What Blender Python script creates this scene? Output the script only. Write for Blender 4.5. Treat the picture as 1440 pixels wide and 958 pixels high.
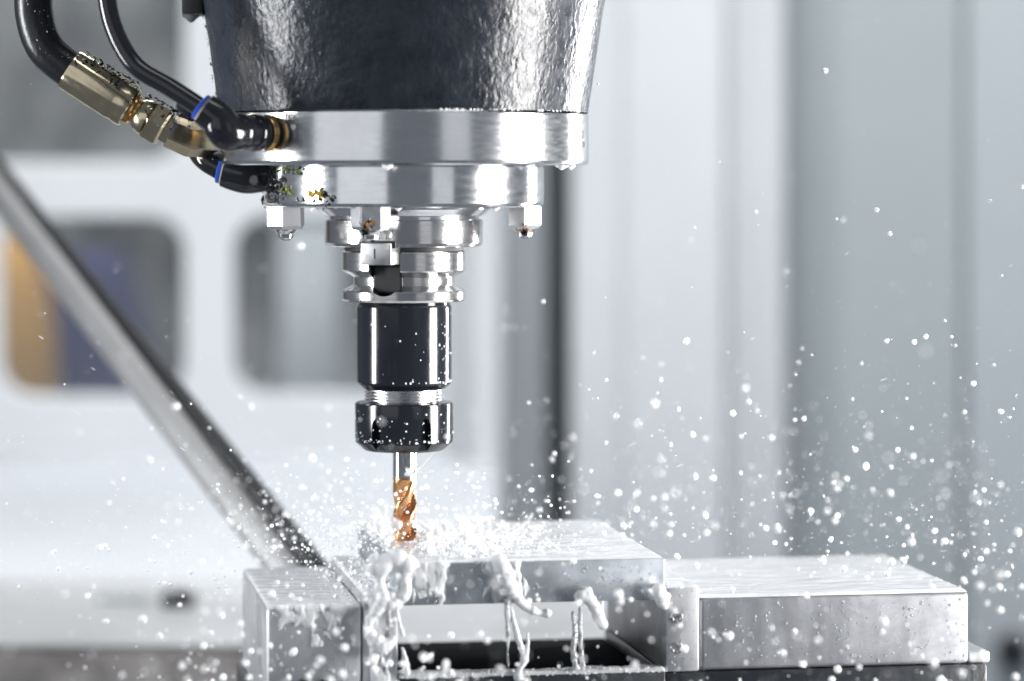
import bpy, bmesh, math, random
from mathutils import Vector, Matrix, noise

# ------------------------------------------------------------------ clear
for o in list(bpy.data.objects): bpy.data.objects.remove(o, do_unlink=True)
sc = bpy.context.scene
C = sc.collection
R = math.radians
MM = 0.001

# ------------------------------------------------------------------ camera (all design numbers in mm)
F_PX, D_CAM, CX, HZ, ZC = 4300.0, 1557.0, 55.0, 250.0, 450.0
K = D_CAM / F_PX
cam = bpy.data.cameras.new('camera'); camo = bpy.data.objects.new('camera', cam); C.objects.link(camo)
camo.location = (CX*MM, -D_CAM*MM, ZC*MM); camo.rotation_euler = (R(90), 0, 0)
cam.sensor_width = 36.0; cam.lens = F_PX*36.0/1440.0
cam.shift_y = -(479.0-HZ)/1440.0
cam.clip_start = 0.05; cam.clip_end = 60
cam.dof.use_dof = True; cam.dof.focus_distance = (D_CAM-38)*MM; cam.dof.aperture_fstop = 3.0
cam.dof.aperture_blades = 0
sc.camera = camo

# ------------------------------------------------------------------ world, lamps, exposure
w = bpy.data.worlds.new('World'); sc.world = w; w.use_nodes = True
bg = w.node_tree.nodes['Background']; bg.inputs[0].default_value = (0.78, 0.87, 1.0, 1); bg.inputs[1].default_value = 0.19
sc.view_settings.view_transform = 'Standard'; sc.view_settings.look = 'None'
sc.view_settings.gamma = 1; sc.view_settings.exposure = 0.0
sc.view_settings.use_curve_mapping = False
sc.cycles.max_bounces = 10; sc.cycles.glossy_bounces = 5; sc.cycles.transmission_bounces = 8

def area(name, loc, target, sx, sy, watts, col=(1,1,1), spread=180):
    l = bpy.data.lights.new(name, 'AREA'); l.shape = 'RECTANGLE'; l.size = sx*MM; l.size_y = sy*MM
    l.energy = watts; l.color = col; l.spread = R(spread)
    o = bpy.data.objects.new(name, l); C.objects.link(o)
    o.location = Vector(loc)*MM
    d = (Vector(target)-Vector(loc)).normalized()
    o.rotation_euler = d.to_track_quat('-Z', 'Y').to_euler()
    return o
area('work_light_key',   (1000, -230, 330), (0, 0, 360), 340, 760, 6.8, (1.0, .985, .97), 75)
area('work_light_rear',  (760, 640, 380),   (0, 0, 380), 110, 800, 2.4, (1, 1, 1), 75)
area('work_light_side',  (-900, -250, 500), (0, 0, 420), 150, 600, 2.6, (.97, .985, 1), 75)
area('front_fill_light', (-850, -1360, 820), (0, 0, 560), 1250, 1000, 2.6, (.97, .98, 1))  # added unseen fill, gives the plate its pale reflection band
area('front_fill_light', (900, -1380, 820), (0, 0, 560), 520, 1000, 0.8, (.97, .98, 1))  # second added fill, breaks up the even reflection on the plate
area('work_light_top',   (250, -150, 1500), (120, 0, 240), 700, 500, 4.3)
area('back_fill_light', (330, 300, 2000),  (350, 1000, 400), 1700, 260, 8.3, (.98, .99, 1), 62)  # added unseen fill that brightens the enclosure wall behind
area('window_fill_light',   (-350, 1200, 1500), (-350, 1450, 350), 900, 200, 19, (1, .99, .97))  # added unseen fill that brightens the containers behind the window

# ------------------------------------------------------------------ helpers
def P(x, y, Y):
    d = Y + D_CAM
    return Vector((CX+(x-720)*d/F_PX, Y, ZC-(y-HZ)*d/F_PX))
def ZP(y): return ZC-(y-HZ)*K
def RP(px): return px*K
AX = 568.0

def tag(o, label=None, cat=None, group=None, kind=None):
    if label: o['label'] = label
    if cat: o['category'] = cat
    if group: o['group'] = group
    if kind: o['kind'] = kind
    return o
def empty(name, loc=(0,0,0), rz=0):
    o = bpy.data.objects.new(name, None); C.objects.link(o); o.empty_display_size = .02
    o.location = Vector(loc)*MM; o.rotation_euler = (0, 0, rz); return o
def obj(name, bm, mat, parent=None, smooth=True, ang=32, recalc=True):
    if recalc: bmesh.ops.recalc_face_normals(bm, faces=bm.faces)
    bmesh.ops.scale(bm, vec=(MM,)*3, verts=bm.verts)
    me = bpy.data.meshes.new(name); bm.to_mesh(me); bm.free()
    return link(name, me, mat, parent, smooth, ang)
def link(name, me, mat, parent=None, smooth=True, ang=32):
    if smooth:
        for p in me.polygons: p.use_smooth = True
        if ang: me.set_sharp_from_angle(angle=R(ang))
    o = bpy.data.objects.new(name, me); C.objects.link(o)
    if mat: me.materials.clear(); me.materials.append(mat)
    if parent: o.parent = parent
    return o
def lathe(prof, seg=128, close=False):
    """prof: (r,z) list; rotates about Z; r==0 collapses to a point"""
    bm = bmesh.new(); rings = []
    for r, z in prof:
        if r < 1e-6: rings.append([bm.verts.new((0,0,z))])
        else: rings.append([bm.verts.new((r*math.cos(2*math.pi*i/seg), r*math.sin(2*math.pi*i/seg), z)) for i in range(seg)])
    n = len(rings)
    for a in range(n if close else n-1):
        A, B = rings[a], rings[(a+1) % n]
        for i in range(seg):
            j = (i+1) % seg
            if len(A) == 1 and len(B) == 1: continue
            if len(A) == 1: bm.faces.new((A[0], B[i], B[j]))
            elif len(B) == 1: bm.faces.new((A[i], B[0], A[j]))
            else: bm.faces.new((A[i], B[i], B[j], A[j]))
    return bm
def box(x0, x1, y0, y1, z0, z1, bev=0, seg=2):
    bm = bmesh.new(); bmesh.ops.create_cube(bm, size=1)
    for v in bm.verts:
        v.co = Vector(((x0+x1)/2+v.co.x*(x1-x0), (y0+y1)/2+v.co.y*(y1-y0), (z0+z1)/2+v.co.z*(z1-z0)))
    if bev: bmesh.ops.bevel(bm, geom=bm.edges[:], offset=bev, segments=seg if bev < 8 else 6, affect='EDGES', profile=.5)
    return bm
def catmull(pts, n=8):
    pts = [Vector(p) for p in pts]
    if len(pts) < 3: return [pts[0].lerp(pts[-1], i/n) for i in range(n+1)]
    q = [pts[0]*2-pts[1]] + pts + [pts[-1]*2-pts[-2]]
    out = []
    for i in range(1, len(q)-2):
        a, b, c, d = q[i-1:i+3]
        for k in range(n):
            t = k/n
            out.append(.5*((2*b)+(c-a)*t+(2*a-5*b+4*c-d)*t*t+(3*b-a-3*c+d)*t**3))
    out.append(pts[-1].copy()); return out
def frame_of(t):
    u = Vector((0,0,1)) if abs(t.z) < .9 else Vector((1,0,0))
    a = t.cross(u).normalized(); return a, t.cross(a).normalized()
def tube(pts, rad, seg=24, caps=True, bm=None, rot=0):
    """sweep; rad a number or list per point"""
    bm = bm or bmesh.new(); n = len(pts); rings = []
    a = None
    for i, p in enumerate(pts):
        t = (pts[min(i+1, n-1)]-pts[max(i-1, 0)]).normalized()
        if a is None: a, b = frame_of(t)
        else:
            a = (a-t*a.dot(t)).normalized(); b = t.cross(a)
        r = rad[i] if isinstance(rad, (list, tuple)) else rad
        rings.append([bm.verts.new(p+(a*math.cos(2*math.pi*k/seg+rot)+b*math.sin(2*math.pi*k/seg+rot))*r) for k in range(seg)])
    for i in range(n-1):
        for k in range(seg):
            j = (k+1) % seg
            bm.faces.new((rings[i][k], rings[i][j], rings[i+1][j], rings[i+1][k]))
    if caps:
        bm.faces.new(rings[0]); bm.faces.new(rings[-1])
    return bm
def lathe_along(prof, p0, p1, seg=32):
    """prof (r, t mm along p0->p1)"""
    bm = lathe(prof, seg)
    d = (Vector(p1)-Vector(p0)).normalized()
    m = Matrix.Translation(Vector(p0)) @ d.to_track_quat('Z', 'Y').to_matrix().to_4x4()
    bmesh.ops.transform(bm, matrix=m, verts=bm.verts); return bm
ICO = {}
for _s in (1, 2):
    _b = bmesh.new(); bmesh.ops.create_icosphere(_b, subdivisions=_s, radius=1)
    ICO[_s] = ([v.co.copy() for v in _b.verts], [[v.index for v in f.verts] for f in _b.faces]); _b.free()
class Balls:
    """many small spheres gathered into one mesh quickly"""
    def __init__(s): s.v = []; s.f = []
    def add(s, mtx, sub=2):
        V, F_ = ICO[sub]; n0 = len(s.v)
        s.v += [mtx @ v for v in V]; s.f += [[a+n0 for a in f] for f in F_]
    def build(s, name, mtl):
        me = bpy.data.meshes.new(name); me.from_pydata([v*MM for v in s.v], [], s.f); me.update()
        return link(name, me, mtl, None, True, 0)
def add_ball(bm, p, r, sub=1):
    V, F_ = ICO[sub]; vs = [bm.verts.new(p+v*r) for v in V]
    for f in F_: bm.faces.new([vs[i] for i in f])
def baked(o):
    """freeze modifiers into the mesh"""
    dg = bpy.context.evaluated_depsgraph_get(); dg.update()
    me = bpy.data.meshes.new_from_object(o.evaluated_get(dg), depsgraph=dg)
    o.modifiers.clear(); o.data = me; return o

# ------------------------------------------------------------------ materials
def mat(name, col, rough=.5, metal=0, **kw):
    m = bpy.data.materials.new(name); m.use_nodes = True
    b = m.node_tree.nodes['Principled BSDF']
    b.inputs['Base Color'].default_value = (*col, 1); b.inputs['Roughness'].default_value = rough; b.inputs['Metallic'].default_value = metal
    for k, v in kw.items(): b.inputs[k.replace('_', ' ')].default_value = v
    return m
class N:
    def __init__(s, m): s.m = m; s.t = m.node_tree; s.b = s.t.nodes['Principled BSDF']; s.c = None
    def node(s, typ, **kw):
        n = s.t.nodes.new(typ)
        for k, v in kw.items():
            if hasattr(n, k): setattr(n, k, v)
            else: n.inputs[k].default_value = v
        return n
    def co(s, scale=(1,1,1)):
        if not s.c: s.c = s.node('ShaderNodeTexCoord')
        mp = s.node('ShaderNodeMapping'); mp.inputs['Scale'].default_value = scale
        s.t.links.new(s.c.outputs['Object'], mp.inputs[0]); return mp.outputs[0]
    def noise(s, scale, detail=4, rough=.55, sc3=(1,1,1), dist=0):
        n = s.node('ShaderNodeTexNoise'); n.inputs['Scale'].default_value = scale; n.inputs['Detail'].default_value = detail
        n.inputs['Roughness'].default_value = rough; n.inputs['Distortion'].default_value = dist
        s.t.links.new(s.co(sc3), n.inputs['Vector']); return n.outputs['Fac']
    def vor(s, scale, feat='F1', sc3=(1,1,1), rnd=1):
        n = s.node('ShaderNodeTexVoronoi'); n.feature = feat; n.inputs['Scale'].default_value = scale; n.inputs['Randomness'].default_value = rnd
        s.t.links.new(s.co(sc3), n.inputs['Vector']); return n.outputs['Distance']
    def ramp(s, src, stops):
        r = s.node('ShaderNodeValToRGB'); e = r.color_ramp.elements
        while len(e) < len(stops): e.new(.5)
        for i, (p, c) in enumerate(stops):
            e[i].position = p; e[i].color = (*c, 1) if isinstance(c, (tuple, list)) else (c, c, c, 1)
        s.t.links.new(src, r.inputs[0]); return r.outputs[0]
    def mix(s, fac, a, b, mode='MIX'):
        n = s.node('ShaderNodeMix'); n.data_type = 'RGBA'; n.blend_type = mode
        for i, v in ((0, fac), (6, a), (7, b)):
            if hasattr(v, 'links'): s.t.links.new(v, n.inputs[i])
            elif isinstance(v, (int, float)): n.inputs[i].default_value = v
            else: n.inputs[i].default_value = (*v, 1)
        return n.outputs[2]
    def math(s, op, a, b):
        n = s.node('ShaderNodeMath'); n.operation = op
        for i, v in enumerate((a, b)):
            if hasattr(v, 'links'): s.t.links.new(v, n.inputs[i])
            else: n.inputs[i].default_value = v
        return n.outputs[0]
    def to(s, src, name): s.t.links.new(src, s.b.inputs[name]); return s
    def bump(s, src, strength=.3, dist=.001):
        n = s.node('ShaderNodeBump'); n.inputs['Strength'].default_value = strength; n.inputs['Distance'].default_value = dist
        s.t.links.new(src, n.inputs['Height'])
        if s.b.inputs['Normal'].links: s.t.links.new(s.b.inputs['Normal'].links[0].from_socket, n.inputs['Normal'])
        s.t.links.new(n.outputs[0], s.b.inputs['Normal']); return s

M = {}
# black wet cast paint
m = mat('black_cast_paint', (.012, .014, .018), .3, 0, IOR=1.42); n = N(m)
n.to(n.ramp(n.noise(60, 5), [(.3, (.009, .0115, .017)), (.75, (.026, .031, .042))]), 'Base Color')
n.to(n.ramp(n.noise(130, 4), [(.3, .2), (.7, .36)]), 'Roughness')
n.bump(n.noise(340, 2, .5, (1, 1, .75), .3), .5, .0009).bump(n.noise(700, 2, .5), .3, .0003)
M['cast'] = m
def metal(name, col, rough, var=.08, brush=(1, 1, 1), bscale=300, bst=.05):
    m = mat(name, col, rough, 1); n = N(m)
    f = n.noise(bscale, 4, .6, brush)
    n.to(n.ramp(f, [(.25, max(.02, rough-var)), (.75, rough+var)]), 'Roughness')
    f2 = n.noise(35, 5, .6)
    n.to(n.mix(n.ramp(f2, [(.35, 0.), (.75, 1.)]), tuple(c*.86 for c in col), col), 'Base Color')
    n.bump(f, bst, .0004); M[name] = m; return m
metal('alu_plate', (.80, .81, .83), .17, .04, (1, 1, 6), 120, .025)
metal('alu_ring', (.86, .87, .89), .14, .04, (1, 1, 5), 90, .05)
metal('key_metal', (.66, .66, .67), .36, .08)
metal('steel', (.74, .73, .72), .16, .05, (.3, .3, 8), 160, .05)
metal('steel_bright', (.80, .80, .80), .10, .03, (.3, .3, 8), 160, .03)
metal('thread', (.62, .62, .63), .26, .05)
metal('brass_zinc', (.62, .54, .38), .19, .08, (1,1,1), 200, .1)
metal('brass', (.72, .45, .18), .28, .08)
metal('gold', (.78, .41, .20), .24, .06, (1, 1, 1), 400, .08)
metal('silver_fit', (.62, .60, .57), .3, .1)
# black oxide
m = mat('black_oxide', (.010, .012, .016), .14, .0, IOR=1.55); n = N(m)
n.to(n.ramp(n.noise(90, 5, .6, (1, 1, .5)), [(.3, .08), (.8, .2)]), 'Roughness')
n.bump(n.noise(260, 3, .6), .06, .0004); M['oxide'] = m
M['black_matte'] = mat('black_matte', (.008, .009, .011), .55)
M['bed_black'] = mat('bed_black', (.006, .007, .009), .9, 0, Specular_IOR_Level=.05)
M['black_gloss'] = mat('black_gloss', (.010, .011, .014), .12)
m = mat('rubber_hose', (.006, .007, .009), .3); n = N(m); n.bump(n.noise(500, 3), .25, .0006); M['rubber'] = m
M['blue'] = mat('blue_ring', (.015, .07, .42), .3)
M['cream'] = mat('cream_ring', (.55, .45, .35), .4)
# machined aluminium of the vise and workpiece
def machined(name, col, rough, streak, spot=True, metal_=.75):
    m = mat(name, col, rough, metal_); n = N(m)
    st = n.noise(70, 6, .6, streak)
    bl = n.noise(28, 5, .65, (1, 1, 1), .5)
    c = n.mix(n.ramp(st, [(.3, 0.), (.7, 1.)]), tuple(v*.72 for v in col), col)
    c = n.mix(n.ramp(bl, [(.35, 1.), (.65, 0.)]), c, tuple(v*.62 for v in col))
    if spot:
        sp = n.vor(260)
        c = n.mix(n.ramp(sp, [(.0, 1.), (.09, .0)]), c, (.05, .05, .06))
    n.to(c, 'Base Color')
    n.to(n.ramp(st, [(.2, rough-.12), (.8, rough+.15)]), 'Roughness')
    n.bump(st, .12, .0006).bump(n.noise(600, 2), .08, .0003); M[name] = m
machined('jaw', (.50, .51, .54), .42, (1, 1, .18))
machined('jaw_plate', (.68, .69, .71), .4, (1, 1, .5))
machined('workpiece', (.50, .54, .58), .4, (1, 1, .8))
m = mat('vise_base', (.012, .014, .018), .35); n = N(m)
n.to(n.ramp(n.noise(120, 5), [(.5, (.010, .012, .016)), (.72, (.05, .055, .06))]), 'Base Color'); n.bump(n.noise(300, 4), .3, .0008); M['vise_base'] = m
# milky coolant
def milk(name, col=(.90, .91, .92), rough=.12, bump=.0):
    m = mat(name, col, rough, 0, IOR=1.34); 
    b = m.node_tree.nodes['Principled BSDF']
    b.inputs['Subsurface Weight'].default_value = .25; b.inputs['Subsurface Radius'].default_value = (1, 1, 1); b.inputs['Subsurface Scale'].default_value = .0015
    if bump:
        n = N(m); n.bump(n.noise(180, 4, .6, (.5, 1.5, 1)), bump, .0012)
        n.to(n.ramp(n.noise(70, 6, .65, (.45, 2.2, 1), 0), [(.32, tuple(c*.76 for c in col)), (.62, col)]), 'Base Color')
    M[name] = m
milk('milk'); milk('milk_thin', (.86, .87, .88), .06); M['milk_thin'].node_tree.nodes['Principled BSDF'].inputs['Transmission Weight'].default_value = .42
milk('milk_film', (.83, .84, .86), .16, .5)
m = mat('clear_coolant', (.92, .94, .95), .04, 0, IOR=1.34, Transmission_Weight=.75); M['clear'] = m
m = mat('pool', (.42, .43, .44), .06, 0, IOR=1.34, Specular_IOR_Level=.9); n = N(m)
n.bump(n.noise(45, 2, .5, (.3, 1.6, 1)), .10, .002); M['pool'] = m
# paint / sheets
def paint(name, col, rough=.4, v=.06):
    m = mat(name, col, rough); n = N(m)
    n.to(n.mix(n.ramp(n.noise(6, 4), [(.3, 0.), (.7, 1.)]), tuple(c*(1-v) for c in col), col), 'Base Color')
    n.bump(n.noise(900, 2), .03, .0003); M[name] = m
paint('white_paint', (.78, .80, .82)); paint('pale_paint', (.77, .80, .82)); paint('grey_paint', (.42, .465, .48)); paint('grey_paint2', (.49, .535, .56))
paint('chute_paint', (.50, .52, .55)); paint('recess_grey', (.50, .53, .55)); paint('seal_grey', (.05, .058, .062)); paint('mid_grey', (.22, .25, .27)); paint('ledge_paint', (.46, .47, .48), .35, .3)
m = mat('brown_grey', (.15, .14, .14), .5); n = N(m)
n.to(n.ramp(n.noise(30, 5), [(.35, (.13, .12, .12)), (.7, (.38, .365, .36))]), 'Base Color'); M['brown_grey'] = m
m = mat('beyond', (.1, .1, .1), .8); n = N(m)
n.to(n.ramp(n.noise(11, 4, .6, (1, 1, .7)), [(.38, (.05, .055, .06)), (.62, (.30, .30, .295))]), 'Base Color'); M['beyond'] = m  # mottling contrast also imitates reflections on the window panes
paint('tan', (.80, .42, .10), .6); paint('navy', (.012, .022, .14), .5)
m = mat('window_plastic', (.80, .82, .84), .08, 0, IOR=1.45, Transmission_Weight=.0)
nt = m.node_tree; tr = nt.nodes.new('ShaderNodeBsdfTransparent'); tr.inputs[0].default_value = (.8, .82, .83, 1)
mx = nt.nodes.new('ShaderNodeMixShader'); mx.inputs[0].default_value = .07
nt.links.new(tr.outputs[0], mx.inputs[1]); nt.links.new(nt.nodes['Principled BSDF'].outputs[0], mx.inputs[2]); nt.links.new(mx.outputs[0], nt.nodes['Material Output'].inputs[0]); M['pane'] = m
metal('bar_metal', (.44, .44, .44), .5, .06); M['bar_metal'].node_tree.nodes['Principled BSDF'].inputs['Metallic'].default_value = .45
M['chip_black'] = mat('chip_black', (.012, .012, .014), .35)
M['chip_yellow'] = mat('chip_yellow', (.75, .55, .08), .35)
M['chip_green'] = mat('chip_green', (.30, .34, .08), .4)
M['chip_amber'] = mat('chip_amber', (.55, .25, .03), .3)
M['fleck'] = mat('fleck', (.6, .6, .58), .4)
M['ink'] = mat('ink', (.05, .05, .055), .6)

# ================================================================== THE SETTING: enclosure behind, table
YB = 1000.0   # depth of the window wall
def plane_poly(name, outer, holes, Y, thick, mtl, parent=None):
    """polygon in the XZ plane (mm), facing the camera, extruded to real thickness"""
    cu = bpy.data.curves.new(name, 'CURVE'); cu.dimensions = '2D'; cu.fill_mode = 'BOTH'
    for ring in [outer]+holes:
        s = cu.splines.new('POLY'); s.points.add(len(ring)-1)
        for i, (x, z) in enumerate(ring): s.points[i].co = (x*MM, z*MM, 0, 1)
        s.use_cyclic_u = True
    cu.extrude = thick/2*MM; cu.bevel_depth = 1.5*MM; cu.bevel_resolution = 2
    t = bpy.data.objects.new('tmp', cu); C.objects.link(t)
    dg = bpy.context.evaluated_depsgraph_get(); dg.update()
    me = bpy.data.meshes.new_from_object(t.evaluated_get(dg), depsgraph=dg); bpy.data.objects.remove(t)
    me.transform(Matrix.Translation((0, (Y+thick/2)*MM, 0)) @ Matrix.Rotation(R(90), 4, 'X'))
    return link(name, me, mtl, parent, True, 30)
def rrect(x0, x1, z0, z1, r, n=8):
    out = []
    for cx, cz, a0 in ((x1-r, z1-r, 0), (x0+r, z1-r, 90), (x0+r, z0+r, 180), (x1-r, z0+r, 270)):
        for i in range(n+1):
            a = R(a0+90*i/n); out.append((cx+r*math.cos(a), cz+r*math.sin(a)))
    return out
def px_rect(x0, x1, y0, y1, Y, r):
    a, b = P(x0, y1, Y), P(x1, y0, Y)
    return rrect(a.x, b.x, a.z, b.z, r)
wl, wr = P(-400, 0, YB).x, P(702, 0, YB).x
zt, zb = P(0, -420, YB).z, P(0, 660, YB).z
holes = [px_rect(-250, 262, -260, 230, YB, 34), px_rect(326, 640, -260, 230, YB, 34),
         px_rect(-2, 262, 302, 560, YB, 30), px_rect(-330, -70, 302, 560, YB, 30), px_rect(326, 585, 302, 557, YB, 30)]
ww = plane_poly('window_wall', [(wl, zb), (wr, zb), (wr, zt), (wl, zt)], holes, YB, 12, M['white_paint'])
tag(ww, 'white enclosure wall with rounded windows behind the spindle', kind='structure')
for h in holes:
    xs = [p[0] for p in h]; zs = [p[1] for p in h]
    obj('window_pane', box(min(xs)-3, max(xs)+3, YB+13, YB+17, min(zs)-3, max(zs)+3), M['pane'], ww, False)
# what stands outside the windows
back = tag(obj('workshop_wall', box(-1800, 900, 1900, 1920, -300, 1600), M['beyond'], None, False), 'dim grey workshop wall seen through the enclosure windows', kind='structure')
d = lathe([(0, 0), (58, 0), (60, 4), (57, 70), (50, 110), (38, 145), (24, 160), (0, 166)], 40)
bmesh.ops.translate(d, vec=P(-8, 575, 1300), verts=d.verts)
tag(obj('tan_drum', d, M['tan']), 'blurred tan container standing behind the enclosure window', 'container')
b0 = P(118, 575, 1400)
d = box(b0.x-58, b0.x+74, 1400, 1500, b0.z, b0.z+150, 10)
for v in d.verts:
    if v.co.z > b0.z+80: v.co.x = b0.x+(v.co.x-b0.x)*.62-12
tag(obj('navy_bin', d, M['navy']), 'blurred dark blue container beside the tan one behind the window', 'container')
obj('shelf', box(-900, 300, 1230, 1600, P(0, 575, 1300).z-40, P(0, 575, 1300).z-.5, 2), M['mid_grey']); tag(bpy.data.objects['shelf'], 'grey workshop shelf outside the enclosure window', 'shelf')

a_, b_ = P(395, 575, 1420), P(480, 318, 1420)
tag(obj('window_glare_box', box(a_.x, b_.x, 1400, 1500, a_.z-1, b_.z, 6), M['pale_paint']), 'added pale upright box imitating glare on the window beside the spindle', 'glare box')  # added box, its pale colour stands in for glare on the pane
# folded sheet-metal panels to the right: plan polylines (pixel x at depth Y), each panel its own sheet
def panel(name, pts, mtl, label, y0=-420, y1=1250, thick=3):
    pl = [Vector((P(x, 0, Y).x, Y, 0)) for x, Y in pts]
    bm = bmesh.new(); z0, z1 = -250.0, 1050.0
    f = []; bk = []
    for i, p in enumerate(pl):
        t = (pl[min(i+1, len(pl)-1)]-pl[max(i-1, 0)]).normalized(); nn = Vector((-t.y, t.x, 0))
        f.append((bm.verts.new((p.x, p.y, z0)), bm.verts.new((p.x, p.y, z1))))
        q = p+nn*thick; bk.append((bm.verts.new((q.x, q.y, z0)), bm.verts.new((q.x, q.y, z1))))
    for A in (f, bk):
        for i in range(len(A)-1): bm.faces.new((A[i][0], A[i+1][0], A[i+1][1], A[i][1]))
    for i in range(len(f)-1):
        for k in (0, 1): bm.faces.new((f[i][k], f[i+1][k], bk[i+1][k], bk[i][k]))
    for i in (0, -1): bm.faces.new((f[i][0], f[i][1], bk[i][1], bk[i][0]))
    bmesh.ops.bevel(bm, geom=[e for e in bm.edges if abs((e.verts[0].co-e.verts[1].co).normalized().z) > .9], offset=2.5, segments=3, affect='EDGES')
    return tag(obj(name, bm, mtl, None, True, 40), label, kind='structure')
panel('pillar', [(655, 960), (704, 958), (706, 1100)], M['white_paint'], 'white enclosure pillar beside the windows')
panel('recess_panel', [(700, 1060), (768, 1040), (772, 1080)], M['recess_grey'], 'grey recessed sheet between white pillar and door')
panel('door_seal', [(768, 1036), (774, 1028), (790, 1030), (801, 1050)], M['seal_grey'], 'dark vertical door seal in the enclosure wall')
panel('door_panel', [(800, 1075), (804, 1000), (872, 1000), (880, 1012), (1016, 1016), (1022, 1030)], M['pale_paint'], 'pale grey enclosure door sheet with folded edge')
panel('door_post', [(1020, 1040), (1036, 1012), (1100, 985), (1106, 1040)], M['white_paint'], 'light folded post at the edge of the enclosure door')
panel('side_sheet', [(1100, 1060), (1352, 1010), (1358, 1024)], M['grey_paint'], 'mid grey enclosure sheet right of the door post')
panel('corner_sheet', [(1354, 1026), (1362, 1000), (1800, 940)], M['grey_paint2'], 'lighter grey enclosure sheet at the cabin corner')
kb = P(1425, 915, 985)
d = lathe([(0, -9), (9, -8), (13, -4), (14, 0), (14, 12), (0, 12)], 32)
bmesh.ops.rotate(d, matrix=Matrix.Rotation(R(-90), 3, 'X'), verts=d.verts); bmesh.ops.translate(d, vec=kb, verts=d.verts)
tag(obj('rubber_plug', d, M['black_matte']), 'round black rubber plug in the grey corner sheet', 'plug')

# sloped chip chute under the windows, ledge in front of it
def strip(name, prof, x0, x1, mtl, label, thick=4):
    """prof: list of (Y, Z); extruded along X"""
    bm = bmesh.new(); prof = prof+[(y+thick, z-thick) for y, z in reversed(prof)]
    A = [bm.verts.new((x0, y, z)) for y, z in prof]; B = [bm.verts.new((x1, y, z)) for y, z in prof]
    bm.faces.new(A); bm.faces.new(B)
    for i in range(len(prof)):
        j = (i+1) % len(prof); bm.faces.new((A[i], A[j], B[j], B[i]))
    return tag(obj(name, bm, mtl, None, True, 25), label, kind='structure')
def YZ(y, Y): v = P(0, y, Y); return (v.y, v.z)
chx = P(700, 0, 990).x
prof = [YZ(828, 655), YZ(790, 700), YZ(735, 790), YZ(690, 880), YZ(655, 960), YZ(640, 996)]
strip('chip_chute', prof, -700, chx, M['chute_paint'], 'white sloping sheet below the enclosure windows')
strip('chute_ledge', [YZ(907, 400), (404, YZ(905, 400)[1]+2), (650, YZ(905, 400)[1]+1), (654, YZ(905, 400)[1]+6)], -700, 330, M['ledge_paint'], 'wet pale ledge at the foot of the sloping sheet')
zl = YZ(907, 400)[1]
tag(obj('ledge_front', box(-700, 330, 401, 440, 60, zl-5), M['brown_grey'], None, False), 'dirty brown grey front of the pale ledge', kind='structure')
c = P(255, 829, 560)
tag(obj('swivel_clip', box(c.x-14, c.x+9, 552, 572, zl+2.2, zl+12.5, 3), M['black_matte']), 'small blurred black clip lying on the pale ledge', 'clip')
c = P(170, 829, 580)
tag(obj('metal_strip', box(c.x-16, c.x+20, 580, 590, zl+2.5, zl+6, 1.2), M['grey_paint']), 'thin grey strip lying on the pale ledge beside the clip', 'strip')

# diagonal bar with rubber lip
bar = empty('diagonal_bar', P(440, 800, 150))
tag(bar, 'blurred grey metal bar sloping down behind the left vise jaw', 'bar')
p0, p1 = P(475, 850, 140), P(-150, 40, 560)
dirv = (p1-p0).normalized(); side = dirv.cross(Vector((0, 1, 0))).normalized(); up = side.cross(dirv).normalized()
if side.x < 0: side = -side
L = (p1-p0).length
def bar_box(s0, s1, u0, u1, mtl, nm, bev, k0, k1):
    bm = box(s0, s1, u0, u1, 0, L, bev)
    for v in bm.verts: v.co.x *= (k0+(k1-k0)*v.co.z/L)
    m4 = Matrix((( side.x, up.x, dirv.x, p0.x), (side.y, up.y, dirv.y, p0.y), (side.z, up.z, dirv.z, p0.z), (0,0,0,1)))
    bmesh.ops.transform(bm, matrix=m4, verts=bm.verts)
    o = obj(nm, bm, mtl); o.parent = bar; o.matrix_parent_inverse = Matrix.Translation(bar.location).inverted()
bar_box(-21, -.2, -9, 9, M['bar_metal'], 'tube', 8.2, 1.0, 1.0); bar_box(.2, 9, -8, 8, M['black_matte'], 'rubber_lip', 1, 1.0, .05)

# machine table under the vise
TH = R(9.5); OX, OY = 129.5, -68.0
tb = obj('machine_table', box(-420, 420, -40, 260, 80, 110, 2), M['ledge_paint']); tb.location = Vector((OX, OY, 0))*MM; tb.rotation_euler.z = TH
tag(tb, 'machine table under the vise', kind='structure')

# ================================================================== VISE (local u,v,z frame)
vise = empty('machine_vise', (OX, OY, 0), TH)
tag(vise, 'machine vise with pale metal jaws on a black base holding the workpiece', 'vise')
obj('base', box(0.1, 163, -1.5, 152, 110, 209, 1.5), M['vise_base'], vise)
obj('bed', box(-131, 0, 7, 152, 110, 203.5, 1), M['bed_black'], vise)
obj('bed_lip', box(-131, 0, -1.5, 6.8, 110, 210.3, 1), M['vise_base'], vise)
obj('base', box(-197, -130.5, 14, 150, 110, 196, 1.5), M['vise_base'], vise)
obj('jaw', box(17.3, 154, 0, 144, 209.3, 245, 2.4, 3), M['jaw'], vise)
obj('jaw', box(-194, -148.3, 0, 148, 186, 245, 1.8, 3), M['jaw_plate'], vise)
bm = box(0.2, 17, -1, 146, 209.3, 250.5, 1.2, 2); jp = obj('jaw_plate', bm, M['jaw_plate'], vise)
bm = box(-148, -131.2, -1, 146, 188, 250.5, 1.2, 2); obj('jaw_plate', bm, M['jaw_plate'], vise)
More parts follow.
